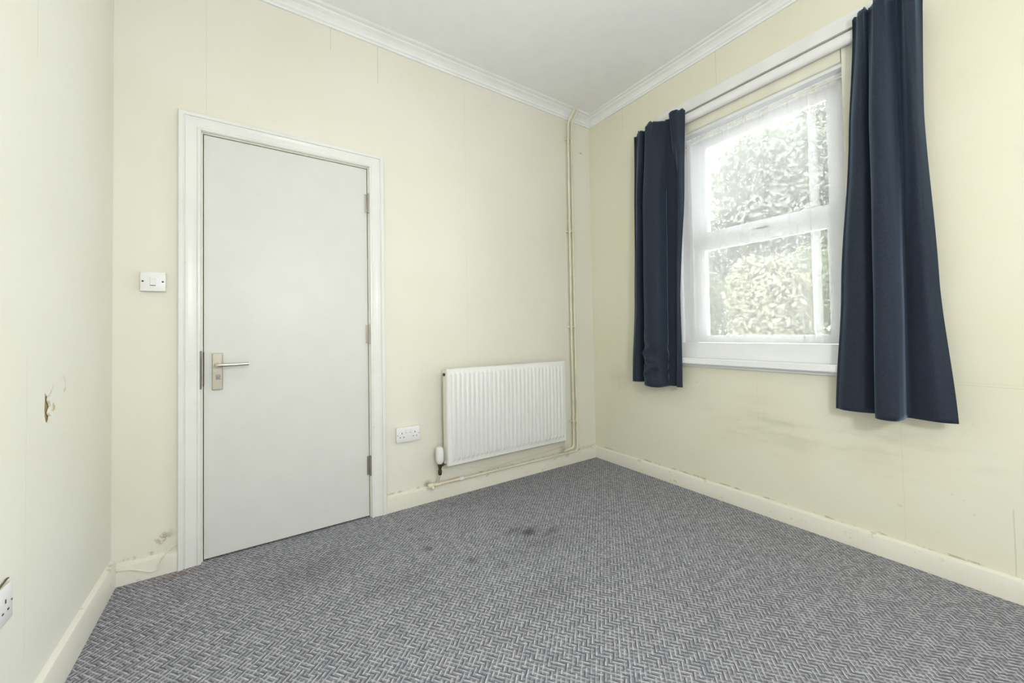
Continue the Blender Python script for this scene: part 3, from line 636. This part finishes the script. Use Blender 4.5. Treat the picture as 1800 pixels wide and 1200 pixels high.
plant('garden_shrub', (4.0, .30, g0), [(4.0, .30, .75, .45, .50, 1.05), (3.95, .15, 1.35, .40, .42, .75), (4.05, .50, 1.55, .38, .36, .6)], 9000, .045, L2, 'yellow green leafy shrub outside behind the lower sash', 'shrub', 11, 1.4)
plant('garden_shrub', (4.6, 1.75, g0), [(4.6, 1.75, .75, .6, .60, 1.05), (4.5, 1.65, 1.6, .5, .5, .7), (4.7, 2.0, 1.2, .5, .5, .8)], 9000, .05, L1, 'dark green shrub outside behind the left side of the window', 'shrub', 12, 1.4)
plant('garden_shrub', (4.4, -.95, g0), [(4.4, -.95, .8, .6, .55, 1.1), (4.5, -1.1, 1.3, .5, .5, .8), (4.4, -.85, 1.8, .45, .45, .6)], 8000, .05, L2, 'pale leafy shrub outside behind the right side of the window', 'shrub', 13, 1.4)
plant('garden_shrub', (5.9, .75, g0), [(5.9, .75, .9, .6, .75, 1.2), (5.9, .35, 1.7, .5, .55, .8), (5.95, 1.2, 1.6, .5, .5, .8)], 8000, .055, L1, 'green shrub outside standing behind the nearer shrubs', 'shrub', 17, 1.5)
plant('garden_shrub', (3.2, .95, g0), [(3.2, .95, .30, .33, .30, .60)], 1800, .035, L4, 'low pinkish shrub outside at the lower left of the glass', 'shrub', 14, .6, .03)
plant('garden_shrub', (4.3, 3.1, g0), [(4.3, 3.1, .9, .6, .65, 1.15), (4.2, 2.85, 1.9, .55, .55, .8), (4.4, 3.3, 2.2, .5, .5, .8)], 9000, .05, L1, 'tall green shrub outside at the far left of the window view', 'shrub', 18, 1.8)
plant('garden_tree', (12.6, 4.3, g0), [(12.6, 4.3, 3.4, 1.4, 1.4, 1.8), (12.6, 3.9, 6.0, 1.3, 1.3, 1.4), (12.5, 4.9, 1.9, 1.3, 1.3, 1.2), (12.6, 3.3, 6.8, 1.1, 1.1, 1.1), (12.5, 3.4, 2.0, 1.2, 1.2, 1.2)], 13000, .09, L3, 'distant tree outside seen at the upper left of the glass', 'tree', 19, 4.6, .14)
plant('garden_tree', (11.2, .6, g0), [(11.2, .6, 3.0, 1.3, 1.4, 1.8), (11.2, .4, 5.4, 1.3, 1.3, 1.5), (11.1, 1.2, 6.6, 1.1, 1.1, 1.0), (11.2, -.2, 2.0, 1.2, 1.2, 1.2)], 13000, .09, L3, 'distant tree outside behind the middle of the upper sash', 'tree', 20, 4.8, .14)
plant('garden_tree', (8.2, 1.6, g0), [(8.2, 1.6, 3.4, 1.1, 1.2, 1.2), (8.1, .9, 3.0, .9, 1.0, 1.0), (8.3, 2.7, 3.2, 1.0, 1.1, 1.2), (8.2, 1.9, 4.9, 1.0, 1.1, 1.0), (8.2, 1.0, 4.5, .9, .9, .9), (8.3, 3.0, 2.0, .9, 1, 1), (8.2, 1.2, 2.0, .8, .9, .9)], 15000, .075, L3, 'grey green tree filling the upper sash view', 'tree', 15, 3.6, .12)
plant('garden_tree', (8.2, -1.6, g0), [(8.2, -1.6, 3.0, 1.1, 1.1, 1.3), (8.1, -1.0, 3.9, .9, .9, 1.0), (8.1, -2.4, 3.6, 1, 1, 1), (8.2, -1.3, 1.8, .9, .9, 1)], 10000, .08, L3, 'tree outside seen at the right of the upper sash', 'tree', 16, 3.4, .12)
